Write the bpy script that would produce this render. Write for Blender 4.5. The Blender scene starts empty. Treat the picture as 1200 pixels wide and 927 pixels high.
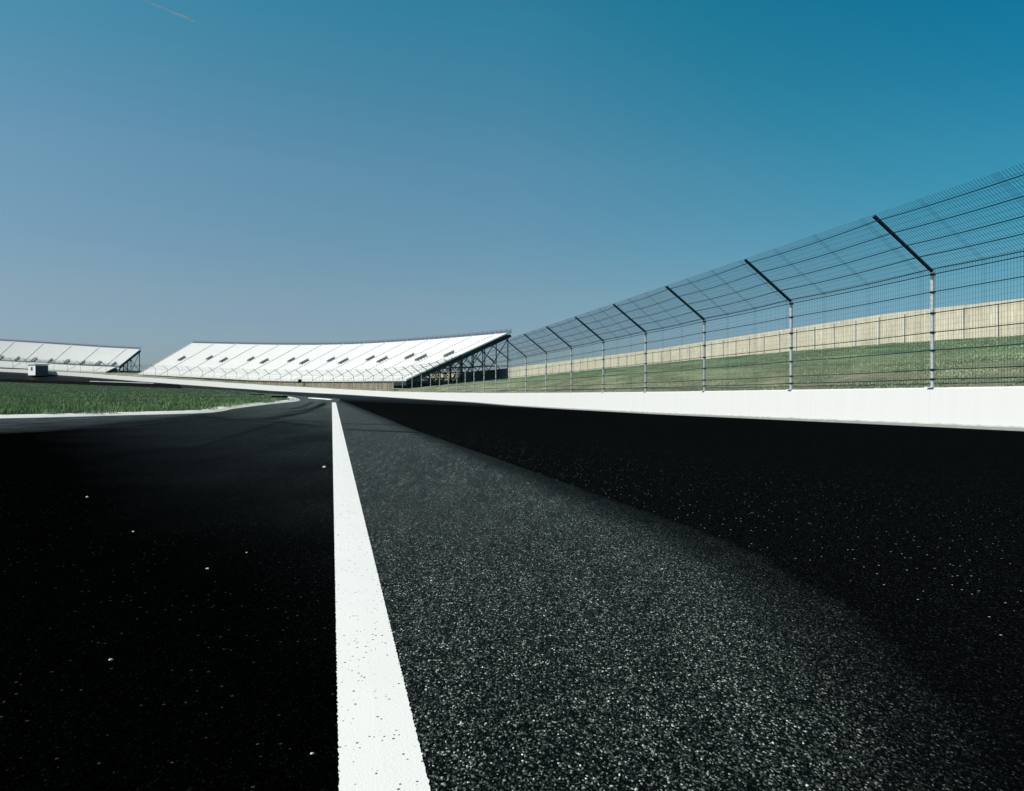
import bpy, math, random
import numpy as np
from mathutils import Vector, noise as mnoise
from mathutils.geometry import delaunay_2d_cdt
random.seed(7); rng = np.random.default_rng(7)
R = math.radians
S = bpy.context.scene; COL = S.collection

# ------------------------------------------------------------------ camera, sky, sun, exposure
cam = bpy.data.cameras.new('camera'); camo = bpy.data.objects.new('camera', cam); COL.objects.link(camo)
camo.location = (0, 0, 1.2); camo.rotation_euler = (R(90), 0, 0)
cam.lens = 29.1; cam.sensor_width = 36; cam.shift_y = -12.5/1200
cam.clip_start = 0.05; cam.clip_end = 20000
S.camera = camo

SUN_EL, SUN_AZ = R(42), math.atan2(-0.97, -0.25)      # azimuth measured from +Y towards +X
W_ = bpy.data.worlds.new('World'); S.world = W_; W_.use_nodes = True
wn, wl = W_.node_tree.nodes, W_.node_tree.links
bg = wn['Background']; sky = wn.new('ShaderNodeTexSky'); sky.sky_type = 'NISHITA'; sky.sun_disc = False
sky.sun_elevation = SUN_EL; sky.sun_rotation = SUN_AZ
sky.altitude = 0; sky.air_density = 1.0; sky.dust_density = 0.3; sky.ozone_density = 1.5
# film response of the sky: cooler, deeper towards the zenith (direction = world direction)
tc = wn.new('ShaderNodeTexCoord'); sep = wn.new('ShaderNodeSeparateXYZ'); wl.new(tc.outputs['Generated'], sep.inputs[0])
rp = wn.new('ShaderNodeValToRGB'); wl.new(sep.outputs['Z'], rp.inputs[0])
SKY_STOPS = [(0.0, (0.37, 0.50, 0.76)), (0.072, (.445, .56, .72)), (0.104, (.49, .61, .685)), (0.25, (.47, .80, .79)), (0.41, (.23, .91, .87)), (.52, (.24, .62, .50)), (.65, (.32, .42, .30))]
while len(rp.color_ramp.elements) < len(SKY_STOPS): rp.color_ramp.elements.new(0.5)
for e, (p, c) in zip(rp.color_ramp.elements, SKY_STOPS): e.position = p; e.color = (*c, 1)
mul = wn.new('ShaderNodeMix'); mul.data_type = 'RGBA'; mul.blend_type = 'MULTIPLY'; mul.inputs[0].default_value = 1
# polarised deepening of the blue away from the sun's side of the sky
xz = wn.new('ShaderNodeMath'); xz.operation = 'MULTIPLY_ADD'; xz.inputs[2].default_value = .2
wl.new(sep.outputs['X'], xz.inputs[0]); wl.new(sep.outputs['Z'], xz.inputs[1])
rq = wn.new('ShaderNodeValToRGB'); wl.new(xz.outputs[0], rq.inputs[0])
POL = [(.04, (1.0, .93, .93)), (.2, (.75, .92, .94)), (.286, (.30, .82, .86)), (.366, (.13, .72, .83))]
while len(rq.color_ramp.elements) < 4: rq.color_ramp.elements.new(.5)
for e, (p, c) in zip(rq.color_ramp.elements, POL): e.position = p; e.color = (*c, 1)
mu2 = wn.new('ShaderNodeMix'); mu2.data_type = 'RGBA'; mu2.blend_type = 'MULTIPLY'; mu2.inputs[0].default_value = 1
mu3 = wn.new('ShaderNodeMix'); mu3.data_type = 'RGBA'; mu3.blend_type = 'MULTIPLY'; mu3.inputs[0].default_value = 1; mu3.inputs[7].default_value = (1.24, 1.02, .99, 1)
wl.new(sky.outputs[0], mul.inputs[6]); wl.new(rp.outputs[0], mul.inputs[7]); wl.new(mul.outputs[2], mu2.inputs[6]); wl.new(rq.outputs[0], mu2.inputs[7])
wl.new(mu2.outputs[2], mu3.inputs[6]); wl.new(mu3.outputs[2], bg.inputs[0])
bg.inputs[1].default_value = 0.1

sun = bpy.data.lights.new('sun', 'SUN'); suno = bpy.data.objects.new('sun', sun); COL.objects.link(suno)
sun.energy = 4.2; sun.angle = R(0.53); sun.color = (1.0, 0.965, 0.905)
sd = Vector((math.sin(SUN_AZ)*math.cos(SUN_EL), math.cos(SUN_AZ)*math.cos(SUN_EL), math.sin(SUN_EL)))
suno.rotation_euler = sd.to_track_quat('Z', 'Y').to_euler(); suno.location = (0, 0, 50)
vs = S.view_settings; vs.view_transform = 'Standard'; vs.look = 'None'; vs.gamma = 1; vs.use_curve_mapping = False
vs.exposure = 0.25

# ------------------------------------------------------------------ materials
class NT:
    def __init__(s, name):
        s.m = bpy.data.materials.new(name); s.m.use_nodes = True
        s.n = s.m.node_tree.nodes; s.l = s.m.node_tree.links
        s.b = s.n['Principled BSDF']; s.out = s.n['Material Output']
        s.co = s.n.new('ShaderNodeTexCoord')
    def link(s, a, b): s.l.new(a, b)
    def set(s, **k):
        for a, v in k.items(): s.b.inputs[a.replace('_', ' ')].default_value = v
    def mapping(s, src='Object', scale=(1, 1, 1), rot=(0, 0, 0)):
        m = s.n.new('ShaderNodeMapping'); m.inputs['Scale'].default_value = scale; m.inputs['Rotation'].default_value = rot
        s.link(s.co.outputs[src], m.inputs[0]); return m.outputs[0]
    def noise(s, vec, scale, detail=4, rough=.55):
        t = s.n.new('ShaderNodeTexNoise'); t.inputs['Scale'].default_value = scale; t.inputs['Detail'].default_value = detail
        t.inputs['Roughness'].default_value = rough; s.link(vec, t.inputs['Vector']); return t.outputs['Fac']
    def voro(s, vec, scale, feature='F1'):
        t = s.n.new('ShaderNodeTexVoronoi'); t.feature = feature; t.inputs['Scale'].default_value = scale; s.link(vec, t.inputs['Vector']); return t
    def ramp(s, fac, stops, interp='LINEAR'):
        r = s.n.new('ShaderNodeValToRGB'); r.color_ramp.interpolation = interp
        els = r.color_ramp.elements
        while len(els) < len(stops): els.new(.5)
        for e, (p, c) in zip(els, stops):
            e.position = p; e.color = (c, c, c, 1) if not isinstance(c, tuple) else (*c, 1)
        s.link(fac, r.inputs[0]); return r.outputs[0]
    def mix(s, fac, a, b, bt='MIX'):
        x = s.n.new('ShaderNodeMix'); x.data_type = 'RGBA'; x.blend_type = bt
        for i, v in ((0, fac), (6, a), (7, b)):
            if isinstance(v, (int, float)): x.inputs[i].default_value = v if i == 0 else (v, v, v, 1)
            elif isinstance(v, tuple): x.inputs[i].default_value = (*v, 1)
            else: s.link(v, x.inputs[i])
        return x.outputs[2]
    def math(s, op, a, b=0.0, c=None, clamp=False):
        x = s.n.new('ShaderNodeMath'); x.operation = op; x.use_clamp = clamp
        for i, v in enumerate((a, b) if c is None else (a, b, c)):
            if isinstance(v, (int, float)): x.inputs[i].default_value = v
            else: s.link(v, x.inputs[i])
        return x.outputs[0]
    def bump(s, h, strength, dist):
        b = s.n.new('ShaderNodeBump'); b.inputs['Strength'].default_value = strength; b.inputs['Distance'].default_value = dist
        s.link(h, b.inputs['Height']); s.link(b.outputs[0], s.b.inputs['Normal'])
    def base(s, c): s.link(c, s.b.inputs['Base Color'])

def plain(name, col, rough=.6, metal=0, spec=.4, var=.25, scale=3.0):
    t = NT(name); v = t.mapping()
    n = t.noise(v, scale, 5)
    t.base(t.mix(n, tuple(c*(1-var) for c in col), tuple(min(1, c*(1+var)) for c in col)))
    t.set(Roughness=rough, Metallic=metal, Specular_IOR_Level=spec); return t.m

# edge of the racing surface: straight line through (2.06,5) and (-13.3,64.7), used for the worn transition of the apron
E_A = np.array([2.06, 5.0]); E_B = np.array([-13.3, 64.7]); E_d = (E_B-E_A)/np.linalg.norm(E_B-E_A); E_n = np.array([-E_d[1], E_d[0]])   # E_n points left

def asphalt(name, kind):
    t = NT(name); v = t.mapping()
    sx = t.n.new('ShaderNodeSeparateXYZ'); t.link(v, sx.inputs[0]); X, Y = sx.outputs['X'], sx.outputs['Y']
    va = t.mapping(scale=(1, .55, 1), rot=(0, 0, R(-12.3))); vo = t.voro(va, 172); sc = t.n.new('ShaderNodeSeparateColor'); t.link(vo.outputs['Color'], sc.inputs[0])
    vf = t.voro(va, 330); sf = t.n.new('ShaderNodeSeparateColor'); t.link(vf.outputs['Color'], sf.inputs[0])
    big = t.noise(t.mapping(scale=(1, 1, 1), rot=(0, 0, R(-12.3))), .45, 5)
    strk = t.noise(t.mapping(scale=(2.2, .07, 1), rot=(0, 0, R(-12.3))), 1.6, 4)
    rare = t.voro(v, 26); rs = t.n.new('ShaderNodeSeparateColor'); t.link(rare.outputs['Color'], rs.inputs[0])
    chip = t.math('MULTIPLY', t.math('LESS_THAN', rare.outputs['Distance'], .16), t.math('GREATER_THAN', rs.outputs[0], .86))
    light = t.ramp(sc.outputs[0], [(0, (.0010, .0016, .0016)), (.5, (.004, .0065, .0062)), (.72, (.030, .040, .036)), (.90, (.095, .120, .108)), (.98, (.32, .36, .33)), (1, (.7, .73, .69))])
    fine = t.ramp(sf.outputs[1], [(0, .55), (1, 1.4)])
    light = t.mix(1, light, fine, 'MULTIPLY')
    vc = t.voro(t.mapping(scale=(1, .4, 1), rot=(0, 0, R(-12.3))), 62); s4 = t.n.new('ShaderNodeSeparateColor'); t.link(vc.outputs['Color'], s4.inputs[0])
    light = t.mix(1, light, t.ramp(s4.outputs[0], [(0, .45), (.6, .98), (1, 1.8)]), 'MULTIPLY')
    vd = t.voro(t.mapping(scale=(1, .11, 1), rot=(0, 0, R(-12.3))), 30); s5 = t.n.new('ShaderNodeSeparateColor'); t.link(vd.outputs['Color'], s5.inputs[0])
    light = t.mix(t.ramp(t.math('DIVIDE', Y, 40.0), [(.1, 0.), (.28, 1.)]), light, t.mix(1, light, t.ramp(s5.outputs[0], [(0, .55), (.7, 1.1), (1, 2.0)]), 'MULTIPLY'))
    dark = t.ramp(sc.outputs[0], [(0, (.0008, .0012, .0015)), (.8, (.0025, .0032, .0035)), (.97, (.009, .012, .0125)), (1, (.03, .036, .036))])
    if kind == 'apron':
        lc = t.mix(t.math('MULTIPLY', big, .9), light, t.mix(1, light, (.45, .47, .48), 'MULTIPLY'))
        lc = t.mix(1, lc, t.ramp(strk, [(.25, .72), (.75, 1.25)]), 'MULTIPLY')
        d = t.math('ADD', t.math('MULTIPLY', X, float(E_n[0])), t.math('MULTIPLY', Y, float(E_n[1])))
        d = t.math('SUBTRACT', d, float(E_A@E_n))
        # near right corner's vignette painted into colour: dark edge bent towards the painted line
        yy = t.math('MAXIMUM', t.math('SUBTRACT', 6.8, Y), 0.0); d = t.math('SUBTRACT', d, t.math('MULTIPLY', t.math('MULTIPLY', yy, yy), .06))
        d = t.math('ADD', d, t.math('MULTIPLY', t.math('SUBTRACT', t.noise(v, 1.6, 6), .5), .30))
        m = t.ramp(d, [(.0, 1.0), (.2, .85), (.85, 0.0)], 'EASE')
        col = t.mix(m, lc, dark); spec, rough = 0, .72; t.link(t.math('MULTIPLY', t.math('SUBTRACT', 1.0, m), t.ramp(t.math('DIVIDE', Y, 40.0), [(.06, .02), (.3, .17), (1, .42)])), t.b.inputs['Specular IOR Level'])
    elif kind == 'track':
        sheen = t.noise(t.mapping(scale=(.5, .03, 1), rot=(0, 0, R(-12.3))), 1.0, 3)
        d = t.math('ADD', t.math('MULTIPLY', X, float(-E_n[0])), t.math('MULTIPLY', Y, float(-E_n[1])))
        near = t.ramp(t.math('DIVIDE', t.math('ADD', d, float(E_A@E_n)), 4.5), [(0, .8), (.35, .4), (1, .02)])
        col = t.mix(t.math('MULTIPLY', chip, near), dark, (.5, .52, .5)); spec, rough = .0, .6; t.link(t.math('MULTIPLY', t.ramp(t.math('DIVIDE', t.math('SUBTRACT', Y, 60.0), 110.0), [(0, 0.), (1, 1.)]), t.math('MULTIPLY', sheen, .16)), t.b.inputs['Specular IOR Level'])
    else:
        seam = t.noise(t.mapping(scale=(.9, .05, 1), rot=(0, 0, R(-14))), 1.0, 4)
        grey = t.mix(1, light, (.20, .23, .25), 'MULTIPLY')
        m = t.ramp(t.math('ADD', t.math('MULTIPLY', seam, .55), t.math('MULTIPLY', big, .45)), [(.38, 0.0), (.68, 1.0)])
        # lens vignette around the viewpoint painted into the colour, grey beyond a soft diagonal
        d2 = t.math('ADD', t.math('MULTIPLY', X, .846), t.math('MULTIPLY', Y, .533)); d2 = t.math('SUBTRACT', d2, .846*-2.8+.533*7.0)
        d2 = t.math('ADD', d2, t.math('MULTIPLY', t.math('SUBTRACT', t.noise(v, .35, 2), .5), 2.0))
        vig_fade = t.ramp(t.math('DIVIDE', t.math('ADD', d2, .5), 17.0), [(0, .0), (.3, .14), (.6, .6), (1, 1.0)], 'EASE')
        m = t.math('MULTIPLY', t.math('ADD', t.math('MULTIPLY', m, .5), .5), vig_fade); dark = t.mix(1, dark, (.2, .2, .2), 'MULTIPLY')
        col = t.mix(m, dark, t.mix(1, light, (1.9, 2.0, 2.0), 'MULTIPLY'))
        col = t.mix(t.math('MULTIPLY', chip, .07), col, (.5, .52, .5)); spec, rough = 0, .72; t.link(t.math('MULTIPLY', m, .24), t.b.inputs['Specular IOR Level'])
    t.base(col); t.set(Roughness=rough, Specular_IOR_Level=spec)
    h = t.math('SUBTRACT', t.noise(v, 60, 3), t.math('MULTIPLY', vo.outputs['Distance'], .8))
    t.bump(h, .8, .006)
    return t.m

def paint(name, col=(.86, .86, .84), pits=True):
    t = NT(name); v = t.mapping()
    n = t.noise(v, 1.3, 6); c = t.mix(n, tuple(x*.93 for x in col), col)
    if pits:
        vo = t.voro(v, 60); s3 = t.n.new('ShaderNodeSeparateColor'); t.link(vo.outputs['Color'], s3.inputs[0])
        dens = t.ramp(t.noise(v, 2.5, 3), [(.35, .88), (.75, .70)])
        p = t.math('MULTIPLY', t.math('GREATER_THAN', s3.outputs[0], dens), t.math('LESS_THAN', vo.outputs['Distance'], t.math('MULTIPLY', s3.outputs[1], .38)))
        c = t.mix(p, c, (.03, .035, .035))
    t.bump(t.noise(v, 120, 3), .35, .004)
    t.base(c); t.set(Roughness=.6, Specular_IOR_Level=.25); return t.m

def grass_mat(name, a, b, dry, island=False):
    t = NT(name); v = t.mapping()
    n1 = t.noise(v, .35, 6, .65); n2 = t.noise(v, 2.6, 5, .7)
    c = t.mix(t.ramp(n1, [(.3, 0.), (.7, 1.)]), a, b)
    c = t.mix(t.ramp(n2, [(.52, 0.), (.8, .8)]), c, dry)
    if island:
        g = t.n.new('ShaderNodeNewGeometry')
        c = t.mix(1, c, t.ramp(g.outputs['Random Per Island'], [(0, .25), (.6, .9), (1, 2.1)]), 'MULTIPLY')
    else:
        c = t.mix(1, c, t.ramp(t.noise(v, 9, 4, .7), [(.3, .55), (.7, 1.3)]), 'MULTIPLY')
        t.bump(t.math('ADD', n2, t.noise(v, 14, 4, .7)), 1.0, .12)
    t.base(c); t.set(Roughness=.8, Specular_IOR_Level=.12); return t.m

def bank_mat():
    t = NT('bank_grass'); v = t.mapping()
    uv = t.n.new('ShaderNodeSeparateXYZ'); t.link(t.co.outputs['UV'], uv.inputs[0])
    n1 = t.noise(t.mapping(scale=(1, .35, 1)), .5, 6, .65); n2 = t.noise(v, 5, 5, .75)
    f = t.math('ADD', uv.outputs['Y'], t.math('MULTIPLY', t.math('SUBTRACT', n1, .5), 1.5))
    c = t.ramp(f, [(.05, (.44, .44, .30)), (.35, (.31, .37, .23)), (.65, (.19, .29, .17)), (.95, (.10, .20, .12))])
    c = t.mix(t.ramp(n2, [(.5, 0.), (.75, .6)]), c, (.32, .31, .21))
    c = t.mix(1, c, t.ramp(t.noise(v, 3.2, 6, .75), [(.3, .5), (.7, 1.35)]), 'MULTIPLY'); c = t.mix(1, c, t.ramp(t.noise(t.mapping(scale=(1, .3, 1)), .28, 4, .6), [(.35, .62), (.65, 1.25)]), 'MULTIPLY')
    t.bump(t.math('ADD', n2, t.noise(v, 12, 4, .7)), 1.0, .15)
    t.base(c); t.set(Roughness=.85, Specular_IOR_Level=.1); return t.m

def wall_mat():
    t = NT('white_wall_paint')
    uvm = t.mapping('UV')
    st = t.noise(t.mapping('UV', scale=(1.8, .12, 1)), 1.5, 5)
    bl = t.noise(t.mapping('UV', scale=(.12, .8, 1)), 1.0, 4)
    c = t.mix(t.ramp(st, [(.45, 0.), (.85, .16)]), (.70, .70, .688), (.5, .51, .49))
    c = t.mix(t.ramp(bl, [(.55, 0.), (.85, .10)]), c, (.45, .46, .45))
    sx = t.n.new('ShaderNodeSeparateXYZ'); t.link(uvm, sx.inputs[0])
    j = t.math('LESS_THAN', t.math('FRACT', t.math('DIVIDE', sx.outputs['X'], 6.1)), .0028)
    c = t.mix(t.math('MULTIPLY', j, .28), c, (.25, .26, .26))
    low = t.math('ADD', sx.outputs['Y'], t.math('MULTIPLY', t.noise(uvm, 2.5, 5), -.12))
    c = t.mix(t.ramp(low, [(.0, .75), (.06, 0.)]), c, (.23, .25, .23))
    sv = t.voro(t.mapping('UV', scale=(1, 1, 1)), 1.2); s3 = t.n.new('ShaderNodeSeparateColor'); t.link(sv.outputs['Color'], s3.inputs[0])
    sp = t.math('MULTIPLY', t.math('LESS_THAN', sv.outputs['Distance'], .035), t.math('GREATER_THAN', s3.outputs[0], .6))
    c = t.mix(t.math('MULTIPLY', sp, .35), c, (.3, .3, .3))
    t.base(c); t.set(Roughness=.55, Specular_IOR_Level=.3); return t.m

def boards_mat(name, c1, c2, gap, width=.14):
    t = NT(name); sx = t.n.new('ShaderNodeSeparateXYZ'); t.link(t.co.outputs['UV'], sx.inputs[0])
    x = t.math('DIVIDE', sx.outputs['X'], width); fr = t.math('FRACT', x); fl = t.math('FLOOR', x)
    wn_ = t.n.new('ShaderNodeTexWhiteNoise'); wn_.noise_dimensions = '1D'; t.link(fl, wn_.inputs['W'])
    c = t.mix(wn_.outputs['Value'], c1, c2)
    c = t.mix(1, c, t.ramp(t.noise(t.mapping('UV', scale=(6, .6, 1)), 2, 5), [(.3, .75), (.7, 1.15)]), 'MULTIPLY')
    c = t.mix(1, c, t.ramp(t.noise(t.mapping('UV', scale=(.25, .5, 1)), 1, 3), [(.3, .88), (.7, 1.08)]), 'MULTIPLY')
    c = t.mix(t.math('LESS_THAN', fr, gap), c, tuple(q*.35 for q in c1))
    t.base(c); t.set(Roughness=.8, Specular_IOR_Level=.15); return t.m

def deck_mat():
    t = NT('white_bleacher_metal'); v = t.mapping('UV')
    n = t.noise(t.mapping('UV', scale=(.08, .5, 1)), 1.0, 5); n2 = t.noise(t.mapping('UV', scale=(1.5, .2, 1)), 1.0, 4)
    c = t.mix(n, (.62, .63, .62), (.70, .70, .685)); c = t.mix(t.ramp(n2, [(.5, 0.), (.8, .2)]), c, (.6, .62, .61))
    t.base(c); t.set(Roughness=.5, Specular_IOR_Level=.35); return t.m

M = dict(
    apron=asphalt('grey_asphalt', 'apron'), track=asphalt('dark_track_asphalt', 'track'), road=asphalt('road_asphalt', 'road'),
    line=paint('line_paint'), kerbp=paint('kerb_paint', (.80, .80, .77), False), wall=wall_mat(),
    grass=grass_mat('infield_turf', (.018, .042, .022), (.045, .085, .04), (.12, .125, .06)),
    blade=grass_mat('infield_blades', (.09, .20, .095), (.25, .35, .16), (.56, .53, .30), True),
    bank=bank_mat(), bblade=grass_mat('bank_blades', (.19, .32, .18), (.36, .43, .26), (.60, .58, .42), True),
    ground=grass_mat('far_ground', (.04, .08, .035), (.06, .1, .045), (.12, .12, .06)),
    boards=boards_mat('tan_boards', (.53, .485, .37), (.63, .585, .46), .05),
    screen=boards_mat('brown_screen', (.20, .17, .12), (.34, .29, .21), .16, .9),
    deck=deck_mat(), aisle=plain('aisle_grey', (.60, .62, .62), .7), vom=plain('vomitory_grey', (.25, .28, .28), .8),
    rail=plain('top_rail_slate', (.10, .11, .15), .6), steel=plain('dark_steel', (.018, .026, .030), .55, 0, .4),
    galv=plain('galvanised_steel', (.62, .65, .65), .45, .15, .5, .18, 14), armst=plain('arm_steel', (.030, .048, .058), .5, 0, .4),
    cable=plain('cable_steel', (.006, .028, .036), .7, 0, .05), wire=plain('wire_steel', (.006, .036, .050), .8, 0, .0),
    post=plain('fence_post_blue_grey', (.66, .69, .68), .6), dust=plain('dusty_strip', (.20, .22, .20), .9),
    hutw=plain('hut_white', (.78, .78, .75), .6), hutd=plain('hut_front_shade', (.05, .085, .09), .6), hutr=plain('hut_roof', (.62, .62, .56), .7),
    glass=plain('hut_window', (.10, .12, .12), .2), rubber=plain('black_rubber', (.0025, .003, .0035), .9, 0, .08), pale=plain('pale_concrete', (.36, .39, .38), .8),
    stone=plain('pale_stone', (.72, .74, .72), .7), white=plain('white_marker', (.8, .8, .78), .6),
)

# ------------------------------------------------------------------ mesh helpers
class MB:
    def __init__(s): s.v = []; s.f = []; s.uv = None
    def box(s, c, ax, ay, az):
        c, ax, ay, az = map(lambda q: np.asarray(q, float), (c, ax, ay, az)); i = len(s.v)
        for k in (-1, 1):
            for j in (-1, 1):
                for h in (-1, 1): s.v.append(tuple(c + ax*h + ay*j + az*k))
        for q in ((0, 2, 3, 1), (4, 5, 7, 6), (0, 1, 5, 4), (2, 6, 7, 3), (0, 4, 6, 2), (1, 3, 7, 5)): s.f.append(tuple(i+x for x in q))
        return s
    def bar(s, a, b, w, h=None):
        a = np.asarray(a, float); b = np.asarray(b, float); d = b-a; L = np.linalg.norm(d); d /= L; h = h or w
        up = np.array([0, 0, 1.]) if abs(d[2]) < .95 else np.array([1., 0, 0])
        x = np.cross(d, up); x /= np.linalg.norm(x); y = np.cross(x, d)
        return s.box((a+b)/2, d*L/2, x*w/2, y*h/2)
    def tube(s, pts, r, n=8, cap=True):
        pts = [np.asarray(p, float) for p in pts]; i0 = len(s.v); m = len(pts)
        for k, p in enumerate(pts):
            d = pts[min(k+1, m-1)]-pts[max(k-1, 0)]; d = d/np.linalg.norm(d)
            up = np.array([0, 0, 1.]) if abs(d[2]) < .9 else np.array([0, 1., 0])
            x = np.cross(d, up); x /= np.linalg.norm(x); y = np.cross(x, d)
            rr = r[k] if isinstance(r, (list, tuple)) else r
            for q in range(n):
                a = 2*math.pi*q/n; s.v.append(tuple(p+rr*(x*math.cos(a)+y*math.sin(a))))
        for k in range(m-1):
            for q in range(n):
                a, b = i0+k*n+q, i0+k*n+(q+1) % n; s.f.append((a, b, b+n, a+n))
        if cap:
            s.f.append(tuple(i0+q for q in range(n))[::-1]); s.f.append(tuple(i0+(m-1)*n+q for q in range(n)))
        return s
    def grid(s, P, U=None):            # P: rows x cols x 3
        P = np.asarray(P, float); r, c = P.shape[:2]; i0 = len(s.v)
        s.v.extend(map(tuple, P.reshape(-1, 3)))
        if U is not None:
            if s.uv is None: s.uv = {}
            for k, q in enumerate(np.asarray(U).reshape(-1, 2)): s.uv[i0+k] = q
        for a in range(r-1):
            for b in range(c-1):
                o = i0+a*c+b; s.f.append((o, o+1, o+c+1, o+c))
        return s
    def build(s, name, mat, parent=None, smooth=False):
        me = bpy.data.meshes.new(name); me.from_pydata(s.v, [], s.f)
        if s.uv is not None:
            ul = me.uv_layers.new(name='UVMap'); li = np.zeros(len(me.loops), int); me.loops.foreach_get('vertex_index', li)
            arr = np.array([s.uv.get(i, (0, 0)) for i in range(len(s.v))], float)[li]; ul.data.foreach_set('uv', arr.ravel())
        me.materials.append(mat)
        if smooth: me.polygons.foreach_set('use_smooth', [True]*len(me.polygons))
        me.update(); o = bpy.data.objects.new(name, me); COL.objects.link(o)
        if parent: o.parent = parent
        return o

def tag(o, label=None, cat=None, group=None, kind=None):
    if label: o['label'] = label
    if cat: o['category'] = cat
    if group: o['group'] = group
    if kind: o['kind'] = kind
    return o
def empty(name, loc=(0, 0, 0), rz=0):
    o = bpy.data.objects.new(name, None); o.location = loc; o.rotation_euler = (0, 0, rz); o.empty_display_size = .2; COL.objects.link(o); return o

# ------------------------------------------------------------------ plan of the circuit
P0 = np.array([11.9, 23.6]); U0 = np.array([-.20190, .97941]); NL = np.array([-U0[1], U0[0]])
STEP = 7.576; S1 = 12*STEP; RAD = 300.0; CEN = np.array([-300.277, 52.069]); PH0 = 0.2032987
def Wp(s, off=0.0):                    # outer wall line, off > 0 outside the track
    if s <= S1: return P0+U0*s-NL*off
    a = PH0+(s-S1)/RAD; return CEN+(RAD+off)*np.array([math.cos(a), math.sin(a)])
def nrm(s):                            # unit normal towards the infield
    if s <= S1: return NL
    a = PH0+(s-S1)/RAD; return -np.array([math.cos(a), math.sin(a)])
def tab(t): t = np.array(t, float); return lambda x: float(np.interp(x, t[:, 0], t[:, 1]))
z_wb = tab([(-45, .75), (0, .01), (20, -.35), (40, -.64), (60, -.88), (80, -1.02), (91, -1.13), (110, -1.33), (130, -1.44), (150, -1.44), (170, -1.35), (190, -1.19), (210, -1.03), (240, -.64), (270, .18), (300, 1.23), (330, 2.54), (360, 4.2), (400, 6.21), (440, 7.85), (490, 9.6)])
z_wt = tab([(-45, 1.75), (0, 1.12), (20, .84), (40, .6), (60, .39), (80, .2), (91, .1), (110, -.04), (130, -.14), (150, -.19), (170, -.09), (190, .1), (210, .39), (240, .98), (270, 1.83), (300, 2.88), (330, 4.14), (360, 5.62), (400, 7.48), (440, 8.95), (490, 10.6)])
t_off = tab([(-45, 12.6), (-16, 13.4), (1, 14.5), (45, 16.4), (80, 17), (490, 17)])
z_t = tab([(-45, 0), (45, 0), (60, -.13), (80, -.42), (91, -.6), (110, -.86), (130, -1.05), (150, -1.14), (170, -1.09), (190, -.92), (210, -.66), (240, -.17), (270, .27), (300, .69), (330, 1.21), (360, 1.85), (400, 2.79), (440, 3.74), (490, 4.9)])
k_off = tab([(-45, 28), (150, 28), (220, 49), (490, 49)])
z_k = tab([(-45, 4.3), (20, 4.45), (40, 4.65), (60, 4.58), (80, 4.4), (91, 4.27), (110, 3.96), (130, 3.47), (150, 2.75), (170, 2.58), (190, 2.53), (220, 2.45), (260, 2.6), (300, 3.4), (346, 5.6), (375, 7.4), (400, 8), (440, 9), (490, 9.5)])
k_hgt = tab([(-45, 2.35), (40, 2.46), (60, 2.23), (91, 2.05), (130, 2.28), (170, 2.58), (230, 2.5)])
def z_bank(s, off):
    u = off/k_off(s); a = z_wt(s)-.38
    if u <= 1: e = u*(1.25-.25*u); return a+(z_k(s)-a)*e
    return z_k(s)+max(0, 0)-max(0, off-k_off(s)-10)*.28
def srange(a, b, near=2.0, far=5.0, cut=130):
    out = []; s = a
    while s < b: out.append(s); s += near if s < cut else far
    return out+[b]
SEND = 488.0

# ------------------------------------------------------------------ ground, racing surface, apron, infield
g = MB(); n = 64
g.v = [(0, 0, -4.0)]+[(6000*math.cos(2*math.pi*i/n), 6000*math.sin(2*math.pi*i/n), -4.0) for i in range(n)]
g.f = [(0, 1+i, 1+(i+1) % n) for i in range(n)]
tag(g.build('ground', M['ground']), kind='structure')

SS = srange(-45, SEND)
rows = []
for s in SS:
    w = Wp(s); nn = nrm(s); o = t_off(s); r = []
    for k in range(9):
        u = k/8; p = w+nn*o*u; r.append((p[0], p[1], z_wb(s)+(z_t(s)-z_wb(s))*(u if s < 60 else u**(.9))))
    rows.append(r)
tr = MB().grid(rows); tag(tr.build('track', M['track'], smooth=True), kind='structure')
T = [np.array([*(Wp(s)+nrm(s)*t_off(s)), z_t(s)]) for s in SS]

def line_x(y): return -.376-.2180*(y-2.445)          # painted line, centre
G_near = [(-300, 10), (-120, 18), (-60, 22), (-32, 25.8), (-24, 28.0), (-18.4, 29.9), (-15.3, 33.0), (-13.9, 34.4), (-13.3, 35.6), (-13.5, 38), (-14.2, 41.6), (-15.0, 48.5), (-15.55, 55.4), (-15.8, 59.5), (-16.9, 65), (-19.0, 72.5), (-21.2, 79), (-28.4, 101)]
G_far = [tuple(Wp(s)+nrm(s)*(t_off(s)+d)) for s, d in ((125, 6.5), (140, 5), (155, 4.2), (170, 3.8))]+[tuple(Wp(s)+nrm(s)*(t_off(s)+3.2)) for s in range(185, 489, 12)]
def catmull(pts, step):
    p = [np.array(q, float) for q in pts]; p = [2*p[0]-p[1]]+p+[2*p[-1]-p[-2]]; out = []
    for i in range(1, len(p)-2):
        L = np.linalg.norm(p[i+1]-p[i]); m = max(2, int(L/step))
        for k in range(m):
            t = k/m; a, b, c, d = p[i-1:i+3]
            out.append(.5*((2*b)+(-a+c)*t+(2*a-5*b+4*c-d)*t*t+(-a+3*b-3*c+d)*t**3))
    return out+[p[-2]]
G = catmull(G_near+G_far, 1.5)
G = [q for i, q in enumerate(G) if i == 0 or np.linalg.norm(q-G[i-1]) > .2]

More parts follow.
